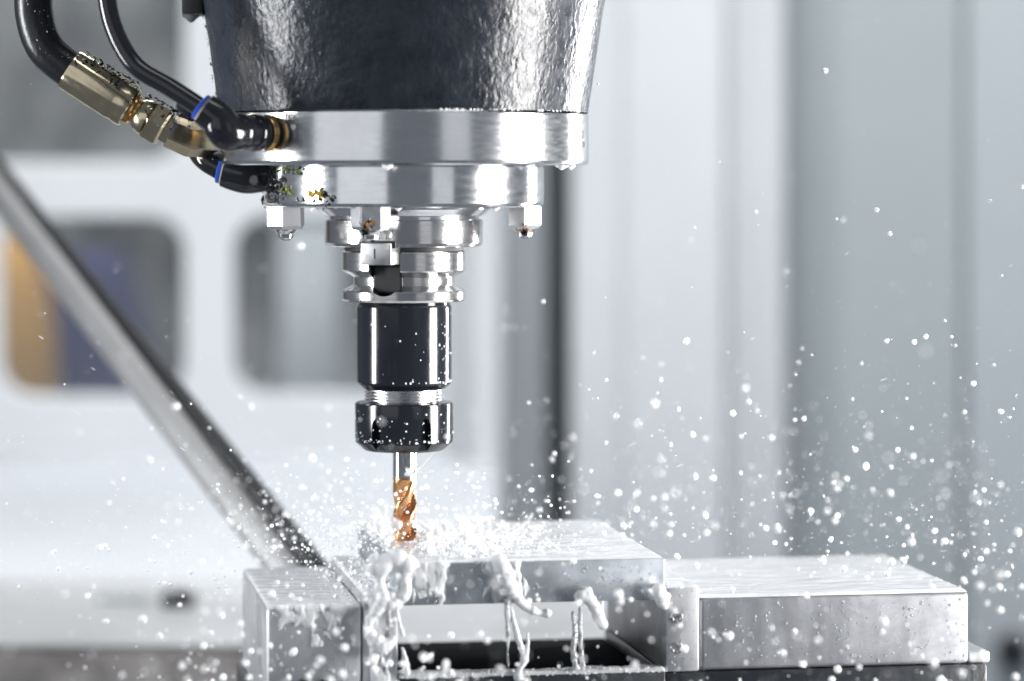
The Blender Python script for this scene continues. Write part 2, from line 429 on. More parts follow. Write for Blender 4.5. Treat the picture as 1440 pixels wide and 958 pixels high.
for z in (236, 221):      # plugged screw holes on the right jaw plate's end
    d = lathe([(0, .2), (1.6, .3), (2.2, .8), (2.9, .6), (3.3, 0), (3.3, -1)], 20)
    bmesh.ops.rotate(d, matrix=Matrix.Rotation(R(90), 3, 'X'), verts=d.verts); bmesh.ops.translate(d, vec=(5.5, -1.2, z), verts=d.verts)
    obj('screw_plug', d, M['steel'], vise)
d = box(-178, -166, -4, 1, 186, 208.5, .6); obj('clip', d, M['jaw_plate'], vise)
for u in (-178.5, -168.5): obj('clip_stud', box(u, u+3.5, -5, -1, 208.6, 210.6, .3), M['black_matte'], vise)
obj('ledge_step', box(154.6, 165.5, 2, 150, 209.2, 215, 1.2), M['jaw_plate'], vise)

# workpiece
wp = obj('workpiece', box(-131, 0, 0, 165, 244.5, 264.7, .7, 2), M['workpiece'])
wp.location = Vector((OX, OY, 0))*MM; wp.rotation_euler.z = TH
tag(wp, 'grey aluminium slab clamped between the vise jaws under the cutter', 'workpiece')

# ================================================================== SPINDLE HEAD
head = empty('spindle_head', (0, 0, ZP(345)))
tag(head, 'black cast spindle head with shiny aluminium face plate and nose ring', 'spindle')
def hpart(name, bm, mtl, parent=head, **kw):
    kw.setdefault('ang', 14); bmesh.ops.translate(bm, vec=(0, 0, -ZP(345)), verts=bm.verts); return obj(name, bm, mtl, parent, **kw)
def zr(*pairs): return [(RP(r), ZP(y)) for r, y in pairs]
# housing with real waviness
prof = []
for i in range(60):
    y = 159.2-i*10; r = 258.5+(160-y)*.148; prof.append((RP(r), ZP(y)))
bm = lathe(prof, 220)
for v in bm.verts:
    a = math.atan2(v.co.y, v.co.x); q = Vector((math.cos(a)*3.2, math.sin(a)*3.2, v.co.z*.032))
    s = 1+.0045*noise.noise(q*1.0)+.0022*noise.noise(q*3.1)
    v.co.x *= s; v.co.y *= s
hpart('housing', bm, M['cast'])
hpart('face_plate', lathe(zr((0, 160), (257, 160), (260, 162.5), (260.5, 165), (260.5, 227), (259, 231), (255, 233), (0, 233)), 200), M['alu_plate'])
hpart('clamp_ring', lathe(zr((0, 233.5), (194, 233.5), (196.5, 236), (196.5, 285), (194.5, 289), (190, 291), (0, 291)), 180), M['alu_ring'])
hpart('nose_cone', lathe(zr((0, 291.5), (124, 291.5), (123, 294), (112, 303), (106, 304), (106, 308), (0, 308)), 128), M['alu_ring'])
hpart('nose_ring', lathe(zr((0, 308.2), (106, 308.2), (109.5, 308.2), (111, 310), (111, 341), (109, 345), (104, 346.4), (0, 346.4)), 160), M['steel'])
hpart('nose_face', lathe(zr((0, 346.6), (84, 346.6), (84, 352), (0, 352)), 96), M['black_matte'])
# coolant nozzles
def nozzle(px, Y, wpx, bright):
    base = P(px, 291, Y); r = wpx*.5*(Y+D_CAM)/F_PX/.93; s = r/9.5
    g = empty('coolant_nozzle'); g.parent = head; g.location = Vector((base.x, base.y, base.z-ZP(345)))*MM
    pr = [(0, 0), (r, 0), (r, -9.3*s), (r*.86, -11*s), (0, -11*s)]
    bm = lathe(pr, 6); bmesh.ops.rotate(bm, matrix=Matrix.Rotation(R(bright), 3, 'Z'), verts=bm.verts)
    bmesh.ops.bevel(bm, geom=[e for e in bm.edges if abs(e.verts[0].co.z-e.verts[1].co.z) > 6], offset=.35, segments=2, affect='EDGES')
    obj('hex_body', bm, M['key_metal'], g, ang=25)
    obj('tip', lathe([(r*.62, -10.9*s), (r*.55, -12.2*s), (4.0*s, -13.2*s), (3.6*s, -15.2*s), (2.2*s, -16.4*s), (0, -16.8*s)], 32), M['steel'], g)
nozzle(402, -20, 51, 22); nozzle(521, -61, 53, 4); nozzle(738, 8, 48, 31)
# drive key with engraved 1
kr = R(-17.0)
def spun(bm, a=kr):
    bmesh.ops.rotate(bm, matrix=Matrix.Rotation(a, 3, 'Z'), verts=bm.verts); return bm
key = hpart('drive_key', spun(box(-8, 8, -43, -24, ZP(370), ZP(339.5), .8, 2)), M['key_metal'], ang=30)
hpart('key_notch_shade', spun(box(-9.6, 9.6, -41.2, -30, ZP(346.9), ZP(337), .4)), M['black_matte'], ang=30)  # black block paints the shadow outline around the key in its notch
def text_mesh(s, size, extr=.15):
    cu = bpy.data.curves.new('t', 'FONT'); cu.body = s; cu.size = size; cu.extrude = extr; cu.align_x = 'CENTER'
    t = bpy.data.objects.new('t', cu); C.objects.link(t)
    dg = bpy.context.evaluated_depsgraph_get(); dg.update()
    bm = bmesh.new(); tmp = bpy.data.meshes.new_from_object(t.evaluated_get(dg), depsgraph=dg); bm.from_mesh(tmp)
    bpy.data.objects.remove(t); return bm
bm = text_mesh('1', 7.2, .1); bmesh.ops.rotate(bm, matrix=Matrix.Rotation(R(90), 3, 'X'), verts=bm.verts)
bmesh.ops.translate(bm, vec=(-.6, -43.12, ZP(361)), verts=bm.verts)
hpart('engraved_number', spun(bm), M['ink'], smooth=False)
# markings on the face plate near its right edge
for s, y, size in (('D', 190, 6), ('120', 204, 4.6)):
    bm = text_mesh(s, size, .06); rp = RP(260.5)+.05; a0 = math.asin(250/260.5)
    for v in bm.verts:
        a = a0+v.co.x/rp; zz = v.co.y; rr = rp+v.co.z
        v.co = Vector((rr*math.sin(a), -rr*math.cos(a), ZP(y)+zz-size*.35))
    hpart('plate_marking', bm, M['ink'], smooth=False)

# ================================================================== TOOL HOLDER
hold = empty('tool_holder', (0, 0, ZP(633)))
tag(hold, 'black collet chuck tool holder with polished V flange under the spindle nose', 'tool holder')
def tpart(name, bm, mtl, parent=hold, **kw):
    kw.setdefault('ang', 14); bmesh.ops.translate(bm, vec=(0, 0, -ZP(633)), verts=bm.verts); return obj(name, bm, mtl, parent, **kw)
fl = lathe(zr((0, 352.5), (85, 352.5), (87, 354.5), (87, 379), (85.8, 381), (71.5, 388.5), (71, 389), (71, 400), (71.5, 400.5), (85.5, 407.5), (87, 409.5), (87, 420), (85, 423), (66, 423.6), (0, 423.6)), 160)
flange = tpart('flange', fl, M['steel'])
# keyway cut: U-shaped slot
bm = bmesh.new(); pr = []
for i in range(13):
    a = math.pi+math.pi*i/12; pr.append((8.3*math.cos(a), ZP(393)+8.3*math.sin(a)*.92))
pr += [(8.3, ZP(340)), (-8.3, ZP(340))]
A = [bm.verts.new((x, -60, z-ZP(633))) for x, z in pr]; B = [bm.verts.new((x, -22.5, z-ZP(633))) for x, z in pr]
bm.faces.new(A); bm.faces.new(B)
for i in range(len(pr)): j = (i+1) % len(pr); bm.faces.new((A[i], A[j], B[j], B[i]))
spun(bm); cut = obj('cut', bm, M['black_matte'], None, False)
cut.location = hold.location
md = flange.modifiers.new('b', 'BOOLEAN'); md.operation = 'DIFFERENCE'; md.object = cut; md.solver = 'EXACT'; md.material_mode = 'TRANSFER'
baked(flange)
bpy.data.objects.remove(cut)
flange.data.set_sharp_from_angle(angle=R(14))
kb_ = tpart('keyway_insert', spun(box(-8.1, 8.1, -25.6, -20, ZP(412), ZP(370.5), 1.5)), M['black_matte'])
tpart('body', lathe(zr((0, 424), (64, 424), (65, 428), (67, 431), (67, 536), (66, 539), (58, 546), (0, 546)), 128), M['oxide'])
th = [(55, 546.2)]
y = 547
while y < 563:
    th += [(55.4, y), (55.4, y+1.5), (47.0, y+1.9), (47.0, y+4.0)]; y += 4.4
th += [(53, 566), (0, 566)]
tpart('thread', lathe(zr((0, 546.2), *th), 96), M['thread'])
# collet nut with six slots
nut = tpart('collet_nut', lathe(zr((0, 565), (66, 565), (68.5, 566.5), (69, 569), (69, 618), (68.3, 621), (57, 631), (54, 632.6), (30, 633), (0, 633)), 144), M['oxide'])
cb = bmesh.new()
for k in range(6):
    a = R(-1.5+30+60*k); pr = []
    for i in range(11):
        t = math.pi*i/10; pr.append((2.9*math.cos(t), ZP(597)+4.6*math.sin(t)))
    pr += [(-2.9, ZP(640)), (2.9, ZP(640))]
    vs = []
    for yy in (-40, -21.3):
        vs.append([cb.verts.new(Matrix.Rotation(a, 3, 'Z') @ Vector((x, yy, z-ZP(633)))) for x, z in pr])
    cb.faces.new(vs[0]); cb.faces.new(vs[1])
    for i in range(len(pr)): j = (i+1) % len(pr); cb.faces.new((vs[0][i], vs[0][j], vs[1][j], vs[1][i]))
cut = obj('cut', cb, M['oxide'], None, False); cut.location = hold.location
md = nut.modifiers.new('b', 'BOOLEAN'); md.operation = 'DIFFERENCE'; md.object = cut; md.solver = 'EXACT'
baked(nut); bpy.data.objects.remove(cut); nut.data.set_sharp_from_angle(angle=R(14))

# ================================================================== END MILL
mill = empty('end_mill', (0.4, 0, ZP(763)))
tag(mill, 'bronze coloured spiral end mill cutting into the workpiece', 'end mill')
RM = 6.1; z_top = ZP(671)-ZP(763)
obj('shank', lathe([(0, ZP(625)-ZP(763)), (RM, ZP(625)-ZP(763)), (RM, z_top), (0, z_top)], 64), M['steel_bright'], mill)
def mill_r(phi, depth):
    p = (phi % (2*math.pi/3))/(2*math.pi/3)
    if p < .16: r = 1.0
    elif p < .40: r = 1.0-.10*((p-.16)/.24)
    elif p < .82:
        t = (p-.40)/.42; r = .90-.40*math.sin(t*math.pi*.5)**1.2
    else:
        t = (p-.82)/.18; r = .50+.50*t**.8
    return 1-(1-r)*depth
bm = bmesh.new(); seg = 120; rings = []; nz = 110
lead = 44.0
for i in range(nz+1):
    z = z_top*(1-i/nz); dpt = min(1, max(0, (z_top-z-1.2)/7.5))**.7
    rings.append([bm.verts.new((RM*mill_r(2*math.pi*k/seg-2*math.pi*z/lead*-1*-1+.9, dpt)*math.cos(2*math.pi*k/seg), RM*mill_r(2*math.pi*k/seg-2*math.pi*z/lead+.9, dpt)*math.sin(2*math.pi*k/seg), z)) for k in range(seg)])
for i in range(nz):
    for k in range(seg):
        j = (k+1) % seg; bm.faces.new((rings[i][k], rings[i+1][k], rings[i+1][j], rings[i][j]))
bm.faces.new(rings[0]); bm.faces.new(rings[-1])
obj('flutes', bm, M['gold'], mill, ang=28)

# ================================================================== HOSES
hose = empty('hydraulic_hose', P(310, 200, -20))
tag(hose, 'thick black rubber hose with brass crimp fitting beside the spindle', 'hose')
def ppart(name, bm, mtl, parent, root, **kw):
    loc = root.location/MM
    bmesh.ops.translate(bm, vec=-loc, verts=bm.verts); return obj(name, bm, mtl, parent, **kw)
YH = -24
hp = catmull([P(46, -120, YH-4), P(47, -30, YH-2), P(49, 25, YH), P(66, 70, YH), P(106, 104, YH), P(150, 133, YH)], 12)
ppart('rubber_tube', tube(hp, 9.6, 32), M['rubber'], hose, hose)
a, b = P(97, 97, YH), P(184, 152, YH); dv = (b-a).normalized(); Lf = (b-a).length
pr = [(10.2, 0), (11.0, 1), (11.2, 3)]
bm = lathe_along([(9.2, 0), (10.6, .6), (11.1, 2), (11.3, Lf-9), (10.8, Lf-6), (11.2, Lf-4), (10.9, Lf-.8), (10.0, Lf), (5, Lf)], a, b, 48)
ax = a
for v in bm.verts:                      # crimp flats
    rel = v.co-a; t = rel.dot(dv); rad = rel-dv*t
    if rad.length > 9 and 2 < t < Lf-8:
        e1, e2 = frame_of(dv); an = math.atan2(rad.dot(e2), rad.dot(e1)); v.co = a+dv*t+rad*(1-.045*max(0, math.cos(an*8)))
ppart('crimp_ferrule', bm, M['brass_zinc'], hose, hose)
c0 = b; c1 = P(243, 187, YH); dd = (c1-c0).normalized()
ppart('collar', lathe_along([(0, -1), (7.6, -1), (8.2, 0), (8.2, 2), (6.4, 2.6), (6.4, 4.2), (0, 4.2)], c0, c1, 36), M['brass'], hose, hose)
ppart('neck', lathe_along([(0, 4), (7.2, 4), (8.4, 5.5), (9.4, 9), (9.4, 10.4), (0, 10.4)], c0, c1, 36), M['brass_zinc'], hose, hose)
bm = lathe_along([(0, 10.4), (9.4, 10.4), (10.9, 11.6), (10.9, 19), (9.6, 20.2), (7.4, 20.4), (7.4, 24), (0, 24)], c0, c1, 6)
ppart('hex_nut', bm, M['brass_zinc'], hose, hose, ang=20)
e0 = c0+dd*22.5; e1 = P(266, 196, YH+2); e2 = P(302, 199, -14)
bm = tube([e0, e1, e2], [8.6, 9.2, 8.6], 6, rot=.5)
bmesh.ops.bevel(bm, geom=bm.edges[:], offset=.5, segments=2, affect='EDGES')
ppart('elbow', bm, M['brass_zinc'], hose, hose, ang=25)
ppart('end_fitting', lathe_along([(0, -1), (7.8, -1), (8.0, 0), (8.0, 3), (6.5, 3.4), (6.5, 9), (0, 9)], e2, e2+Vector((1, .12, 0)), 36), M['silver_fit'], hose, hose)

def air_line(name, label, tpts, r, collar, elbow, ring_col=True):
    g = empty(name, elbow[-1]); tag(g, label, 'air tube')
    ppart('tube', tube(catmull(tpts, 12), r, 28), M['black_gloss'], g, g)
    a, b = collar; d_ = (b-a).normalized()
    ppart('release_ring', lathe_along([(0, 0.4), (r+1.6, 0.4), (r+2.2, .9), (r+2.2, 2.6), (0, 2.6)], a, b, 36), M['blue'], g, g)
    ppart('seal', lathe_along([(0, 2.6), (r+2.2, 2.6), (r+2.2, 3.4), (0, 3.4)], a, b, 36), M['cream'], g, g)
    pts = [a+d_*3.4, a.lerp(b, .7)]+elbow
    pts = catmull(pts, 8)
    ppart('elbow_body', tube(pts, [r+3.4+.9*math.sin(math.pi*i/(len(pts)-1)) for i in range(len(pts))], 32), M['black_gloss'], g, g)
    return g
# upper line: comes down in front of the plate and turns radially into it
ra = R(-41.5); inw = Vector((-math.sin(ra), math.cos(ra), 0)); hit = Vector((RP(260.5)*math.sin(ra), -RP(260.5)*math.cos(ra), ZP(190)))
el = [hit-inw*29, hit-inw*18, hit-inw*5]
Yt = el[0].y
g1 = air_line('air_tube', 'thin black air tube with blue ring and elbow on the face plate front',
    [P(140, -120, Yt+20), P(148, -20, Yt+16), P(160, 40, Yt+12), P(190, 92, Yt+8), P(240, 124, Yt+4), P(285, 153, Yt)], 4.6,
    (P(279, 148, Yt), P(318, 176, Yt)), el)
ppart('brass_ring', lathe_along([(0, -5), (8.4, -5), (8.9, -4.2), (8.9, -2.2), (8.2, -1.8), (0, -1.8)], hit, hit+inw, 36), M['brass'], g1, g1)
ppart('stem', lathe_along([(0, -1.8), (7.6, -1.8), (7.6, 1.5), (0, 1.5)], hit, hit+inw, 36), M['black_matte'], g1, g1)  # stem coloured black to stand for the dark shadow at the plate
for t in (-23, -13):
    ppart('band', lathe_along([(0, t), (8.6, t), (9.0, t+.8), (9.0, t+5), (8.6, t+5.8), (0, t+5.8)], hit, hit+inw, 36), M['black_gloss'], g1, g1)
# lower line behind the plate corner
Y2 = -14
g2 = air_line('air_tube', 'short black air tube with blue ring tucked under the face plate corner',
    [P(262, 150, Y2+40), P(272, 195, Y2+20), P(285, 222, Y2+4), P(312, 240, Y2)], 5.4,
    (P(306, 236, Y2), P(345, 246, Y2)), [P(352, 246, Y2), P(378, 243, Y2+4)])
# black bracket with drip at the top of the housing
bk = empty('sensor_bracket', P(268, 20, -10)); tag(bk, 'small black bracket with a hanging drip beside the housing top', 'bracket')
a, b = P(258, 21, -10), P(288, -60, -10)
ppart('block', box(a.x, b.x, -18, 6, a.z, b.z, 1), M['black_matte'], bk, bk)
q = P(269, 21, -6)
ppart('drip', lathe_along([(0, -1), (4.6, -.4), (4.2, 1.0), (2.4, 2.3), (1.2, 3.6), (0, 4.1)], q, q-Vector((0, 0, 1)), 20), M['clear'], bk, bk)

# ================================================================== COOLANT: films, pool, splash, streams, drops
rnd = random.Random(7)
U, G = rnd.uniform, rnd.gauss
def W(u, v, z):     # vise local -> world mm
    return Vector((OX+u*math.cos(TH)-v*math.sin(TH), OY+u*math.sin(TH)+v*math.cos(TH), z))
def film(name, u0, u1, v0, v1, z, h, label, seed, mtl='milk_film', n=(90, 70), amp=.6):
    bm = bmesh.new(); g = []
    for i in range(n[0]+1):
        row = []
        for j in range(n[1]+1):
            u = u0+(u1-u0)*i/n[0]; v = v0+(v1-v0)*j/n[1]
            e = min(u-u0, u1-u, v-v0, v1-v)
            q = Vector((u*.05, v*.11, seed))
            nz_ = .5+.5*noise.noise(q)+.35*noise.noise(q*2.7)+.18*noise.noise(q*7)
            k = min(1, max(0, e/2.2)); k = math.sqrt(max(0, 1-(1-k)**2))
            row.append(bm.verts.new((u, v, z-.3+(h*(1-amp)+h*amp*nz_+.3)*k)))
        g.append(row)
    for i in range(n[0]):
        for j in range(n[1]): bm.faces.new((g[i][j], g[i+1][j], g[i+1][j+1], g[i][j+1]))
    o = obj(name, bm, M[mtl], None, True, 0); o.location = Vector((OX, OY, 0))*MM; o.rotation_euler.z = TH
    return tag(o, label, kind='stuff')
film('coolant_film', 17.0, 153.6, .6, 143.6, 245, 1.5, 'milky coolant film covering the wide right vise jaw top', 3)
film('coolant_film', -193.6, -148.6, .6, 147.6, 245, .9, 'milky coolant film on the narrow left vise jaw top', 9, amp=.9)
film('coolant_film', -130.6, -.4, .5, 164.6, 264.7, 1.2, 'milky coolant film spread over the workpiece top', 21, n=(120, 120), amp=.85)
film('coolant_film', .4, 16.8, -.7, 145.6, 250.5, 1.0, 'milky coolant film on the right jaw plate edge', 31, n=(16, 70))
film('coolant_film', -147.8, -131.4, -.7, 145.6, 250.5, 1.0, 'milky coolant film on the left jaw plate edge', 37, n=(16, 70))
pool = film('coolant_pool', -131, 0, -2.0, 8, 210.2, 3.0, 'wavy coolant spilling over the front lip of the vise bed under the workpiece', 44, mtl='pool', n=(160, 14), amp=.85)

def blobs(name, chains, mtl, vox=.7, smooth_it=6):
    """chains: list of (points, radii); union by voxel remesh into one continuous liquid body"""
    bm = bmesh.new()
    for pts, rad in chains:
        if len(pts) > 1: tube(pts, rad, 10, True, bm)
        for i in (0, len(pts)-1):
            add_ball(bm, pts[i], rad[i], 2)
    o = obj(name, bm, M[mtl], None, True, 0)
    r = o.modifiers.new('r', 'REMESH'); r.mode = 'VOXEL'; r.voxel_size = vox*MM; r.use_smooth_shade = True
    s = o.modifiers.new('s', 'SMOOTH'); s.iterations = smooth_it; s.factor = .5
    baked(o); 
    for p in o.data.polygons: p.use_smooth = True
    return o
def wob(pts, rads, n=6, jit=.6, rj=.25):
    c = catmull(pts, n); k = len(c)
    rr = []
    for i in range(k):
        t = i/(k-1)*(len(rads)-1); a = int(min(t, len(rads)-2)) if len(rads) > 1 else 0
        r = rads[a]+(rads[a+1]-rads[a])*(t-a) if len(rads) > 1 else rads[0]
        rr.append(r*(1+rj*rnd.uniform(-1, 1)))
    return [p+Vector([rnd.uniform(-jit, jit) for _ in range(3)]) for p in c], rr

# splash around the cutter: froth lumps on the film and short fine jets
chains = []
for k in range(230):
    az = rnd.uniform(0, 6.28); r0 = rnd.uniform(7, 42)*(1.25 if math.cos(az) > 0 else .7); L_ = rnd.uniform(3, 13)
    st = Vector((math.cos(az)*r0, math.sin(az)*r0, 265.5)); d_ = Vector((math.cos(az)+rnd.gauss(0, .3), math.sin(az)+rnd.gauss(0, .3), rnd.uniform(.1, 1.0)))
    pts = [st+d_*L_*t+Vector((0, 0, -L_*.55*t*t)) for t in (0, .33, .66, 1)]
    q = [(p-Vector((OX, OY, 0))) for p in pts]
    if any(-a.x*math.sin(TH)+a.y*math.cos(TH) < 0 or a.x*math.cos(TH)+a.y*math.sin(TH) < -133 for a in q): continue
    if abs(pts[1].x) < 12 and pts[1].y < 4: continue
    r = rnd.uniform(.3, .7); chains.append(wob(pts, [r*1.5, r, r*.7, rnd.uniform(.4, 1.0)], 2, .35, .4))
for k in range(1150):
    u = -112+rnd.gauss(14, 30); v = 66+rnd.gauss(-8, 32)
    if -130 < u < -2 and 1 < v < 162:
        g = math.exp(-((u+100)/45)**2); p = W(u, v, 265.2+rnd.expovariate(1/(.3+2.0*g)))
        if (p.x**2+p.y**2) < 70 or (abs(p.x) < 10 and p.y < 4 and p.z > 266.2): continue
        chains.append(([p], [rnd.uniform(.3, .65)+rnd.random()**4*1.3*g]))
for k in range(110):                    # little crowns thrown up from the wet surface
    u = rnd.choice([U(-129, -118), U(-108, -45), U(-120, -60)]); v = U(12, 150); st = W(u, v, 265.3)
    if abs(st.x) < 13 and st.y < 6: continue
    h = 1.5+rnd.expovariate(1/2.6); ln = Vector((G(0, .5), G(0, .4), 1)); r = U(.3, .6)
    chains.append(wob([st, st+ln*h*.5, st+ln*h+Vector((G(0, .8), 0, 0))], [r*1.9, r, r*U(.8, 1.5)], 3, .2, .3))
    if rnd.random() < .5: chains.append(([st+ln*h*1.5+Vector((G(0, 1), 0, G(0, 1)))], [r*U(.7, 1.4)]))
for k in range(260):                    # froth on the left jaw plate and jaw
    u = -131.5-abs(G(0, 14)); v = U(2, 120)
    if u > -192: chains.append(([W(u, v, (251.4 if u > -148 else 245.8)+rnd.expovariate(1/.7))], [U(.3, .6)+rnd.random()**4*1.0]))
sp = blobs('coolant_splash', chains, 'milk', .42, 2)
tag(sp, 'white frothy coolant splash bursting around the cutter tip on the workpiece', 'splash', kind='stuff')

# streams running off the front edge (front face plane of the workpiece, local v = -2)
def F(x, y, v=-2.5):
    """pixel -> point on the plane v=const of the vise frame"""
    n_ = Vector((-math.sin(TH), math.cos(TH), 0)); o_ = W(0, v, 0); c_ = Vector((CX, -D_CAM, ZC))
    d_ = Vector(((x-720)/F_PX, 1, -(y-HZ)/F_PX)); t = (o_-c_).dot(n_)/d_.dot(n_); return c_+d_*t
def stream(label, paths, mtl='milk_thin', v=-2.5, name='coolant_stream', vox=.45):
    ch = []
    for pp, rr in paths: ch.append(wob([F(x, y, v) for x, y in pp], [r*.345 for r in rr], 6, .25, .16))
    for pts, rads in list(ch):
        for q, r in zip(pts, rads):
            if mtl != 'clear' and r > .9 and rnd.random() < .10: ch.append(([q+Vector((G(0, 4), U(-2, 0), G(0, 4)))], [U(.3, .8)]))
    return tag(blobs(name, ch, mtl, vox, 9), label, 'coolant')
stream('branching white coolant strands pouring off the left jaw plate and slab corner', [
    ([(524, 786), (540, 790), (560, 786), (584, 794)], [8, 12, 13, 5]), ([(540, 795), (534, 818), (539, 842), (530, 858), (519, 876)], [13, 7, 10, 9, 5]),
    ([(572, 792), (568, 812), (571, 830), (560, 845), (545, 850)], [13, 8, 9, 10, 8]), ([(515, 812), (522, 800), (534, 800)], [4, 7, 6]),
    ([(516, 884), (527, 900), (540, 908), (552, 900)], [6, 12, 14, 7]), ([(520, 870), (517, 888)], [6, 6]), ([(556, 852), (561, 872), (566, 893)], [4, 2.5, 4]),
    ([(526, 912), (528, 926)], [6, 3])], v=-4)
stream('white coolant stream breaking over the middle of the slab front', [
    ([(702, 790), (709, 808), (717, 826), (729, 843), (740, 855)], [13, 14, 11, 8, 6]), ([(738, 853), (750, 859), (758, 862), (770, 862)], [6, 7, 5, 7]), ([(724, 794), (730, 818), (733, 836)], [6, 3.5, 2])])
stream('long white coolant strand twisting down in front of the opening', [
    ([(718, 850), (722, 872), (729, 898), (736, 922), (738, 930)], [2.5, 4, 5, 3.5, 5]), ([(742, 890), (742, 908), (739, 926)], [2, 3.5, 4]),
    ([(738, 928), (731, 942), (728, 952)], [6, 4, 7])])
stream('lobed white coolant drip hanging from the slab near the right jaw', [
    ([(824, 834), (834, 850), (842, 868), (848, 878)], [9, 8, 9, 7]), ([(816, 838), (828, 842)], [10, 9]), ([(847, 846), (846, 862), (845, 876)], [2.5, 3, 5])])
stream('white coolant dribble hanging in front of the left edge of the opening', [([(566, 912), (570, 928), (572, 946)], [2.5, 4, 6])])
# thin milky runoff sheets clinging to the front faces
def runoff(u0, u1, z0, z1, v, seed, label, thr=.02, thick=1.7):
    bm = bmesh.new(); nu, nz_ = int((u1-u0)/.45), int((z1-z0)/.45); g = []
    for i in range(nu+1):
        row = []
        for j in range(nz_+1):
            u = u0+(u1-u0)*i/nu; z = z0+(z1-z0)*j/nz_; t = (z1-z)/(z1-z0)
            q = Vector((u*.13, z*.06, seed)); w_ = Vector((u*.26+noise.noise(q*2)*1.2, z*.14, seed+3))
            h = noise.noise(q)*.55+noise.noise(w_)*.5+noise.noise(w_*2.3)*.2+.38*(1-t)-.22-thr-t*.12
            e = min(u-u0, u1-u)/4.0; h -= max(0, 1-e)*.5
            k = max(-.25, min(1, h*3.2)); d_ = math.sqrt(k) if k > 0 else k*2
            row.append(bm.verts.new(W(u, v-thick*d_*(.75+.5*noise.noise(w_*1.3)), z)))
        g.append(row)
    for i in range(nu):
        for j in range(nz_): bm.faces.new((g[i][j], g[i+1][j], g[i+1][j+1], g[i][j+1]))
    return tag(obj('coolant_runoff', bm, M['milk_thin'], None, True, 0), label, kind='stuff')
runoff(-147, -131.5, 190, 250.4, -1.05, 5.3, 'milky coolant running down the front of the left jaw plate', -.2, 1.5)
runoff(-193, -149, 226, 246.2, -.05, 31.9, 'milky coolant seeping over the front edge of the narrow left jaw', -.08, .9)
runoff(-130.5, -106, 244.8, 265.2, -.05, 8.1, 'milky coolant running over the slab front beneath the cutter', -.15, 1.3)
runoff(-94, -66, 244.8, 265.2, -.05, 14.7, 'milky coolant running over the middle of the slab front', -.05, 1.0)
stream('thin clear coolant thread falling into the pool beside the white strand', [([(713, 846), (714, 880), (715, 896), (714, 912), (714, 938)], [5, 3.5, 4, 1.6, 1.8])], 'clear')
stream('clear wavy coolant curtain falling into the pool near the hanging drip', [([(806, 862), (808, 890), (806, 915), (810, 940)], [4, 3.5, 5, 4]), ([(817, 850), (816, 890), (819, 938)], [3.5, 3, 4])], 'clear')
stream('white coolant clot caught on the cutter flutes', [([(552, 732), (556, 738), (561, 738)], [6, 8, 7])], v=80)
stream('thin white coolant filament flung from the cutter shank', [([(584, 662), (594, 655), (604, 644), (609, 636)], [1.6, 1.2, 1.0, .9]), ([(584, 664), (598, 664), (608, 662)], [2, 1.4, 1.8]), ([(572, 660), (578, 666), (570, 668)], [3, 4, 2])], v=80, vox=.3)
stream('white coolant lump on the right jaw plate corner', [([(926, 832), (930, 846)], [11, 10]), ([(938, 838), (934, 852)], [6, 6])])
# froth at the front lip
fb = Balls()
for k in range(220):
    u = rnd.uniform(-130, -1); r = rnd.uniform(.12, .45); fb.add(Matrix.Translation(W(u, rnd.uniform(-2.2, -1.2), 209.6+rnd.random()**1.6*3.2)) @ Matrix.Diagonal((r*1.5, r, r, 1)), 1)
tag(fb.build('pool_foam', M['milk_film']), 'pale froth along the front lip of the vise bed', kind='stuff')
# drips hanging under plate and ring
for (px, py, Y, r) in ((790, 233, -30, 6), (803, 233, -15, 4), (545, 233, -92, 5), (395, 291, -15, 4.5), (437, 291, -40, 4), (697, 291, -40, 4.5), (560, 291, -66, 4)):
    q = P(px, py, Y); k = r*K*1.6
    bm = lathe([(k, .2), (k*.9, -.6), (k*.55, -1.3), (k*.25, -2.0), (0, -2.3)], 18); bmesh.ops.translate(bm, vec=q, verts=bm.verts)
    tag(obj('hanging_drop', bm, M['milk'], None, True, 0), 'small milky drop hanging from the underside edge of the spindle plates', 'droplet', 'drops hanging under the spindle plates')

# ------------------------------------------------------------------ spray
def drop_mesh(seed, sub=2):
    bm = bmesh.new(); bmesh.ops.create_icosphere(bm, subdivisions=sub, radius=1)
    r_ = random.Random(seed); s = Vector((1+r_.uniform(-.1, .1), 1, 1+r_.uniform(-.1, .35)*(r_.random() < .4)))
    for v in bm.verts:
        k = 1+.16*noise.noise(v.co*1.1+Vector((seed*5.1, 0, 0))); v.co = Vector((v.co.x*s.x*k, v.co.y*s.y*k, v.co.z*s.z*k))
    return bm
def occupied(p, r):
    """keep drops out of solids (mm world)"""
    q = math.hypot(p.x, p.y)
    if p.z > ZP(640)-2 and q < 98: return True
    if p.z > ZP(766) and q < 8+r: return True
    d_ = p-Vector((OX, OY, 0)); u = d_.x*math.cos(TH)+d_.y*math.sin(TH); v = -d_.x*math.sin(TH)+d_.y*math.cos(TH)
    if -198 < u < 166 and -4-r < v < 168:
        if -133 < u < 2: return p.z < 267+r
        return p.z < 253+r
    return p.z < 150
drops = []
def proj(p):
    d_ = p.y+D_CAM; return (720+(p.x-CX)*F_PX/d_, HZ+(ZC-p.z)*F_PX/d_, d_)
tries = 0
def emit(n, gx, gy, zb, zs, rmin, rmax, pw=2.6):
    c = 0
    while c < n:
        p = Vector((gx(), gy(), zb+rnd.expovariate(1/zs))); r = rmin+(rmax-rmin)*rnd.random()**pw
        if occupied(p, r): continue
        x, y, d_ = proj(p)
        if not (-20 < x < 1460 and 0 < y < 975): continue
        drops.append((p, r)); c += 1
emit(720, lambda: U(20, 330), lambda: G(0, 140), 250, 36, .2, 1.6, 3.0)     # right, low
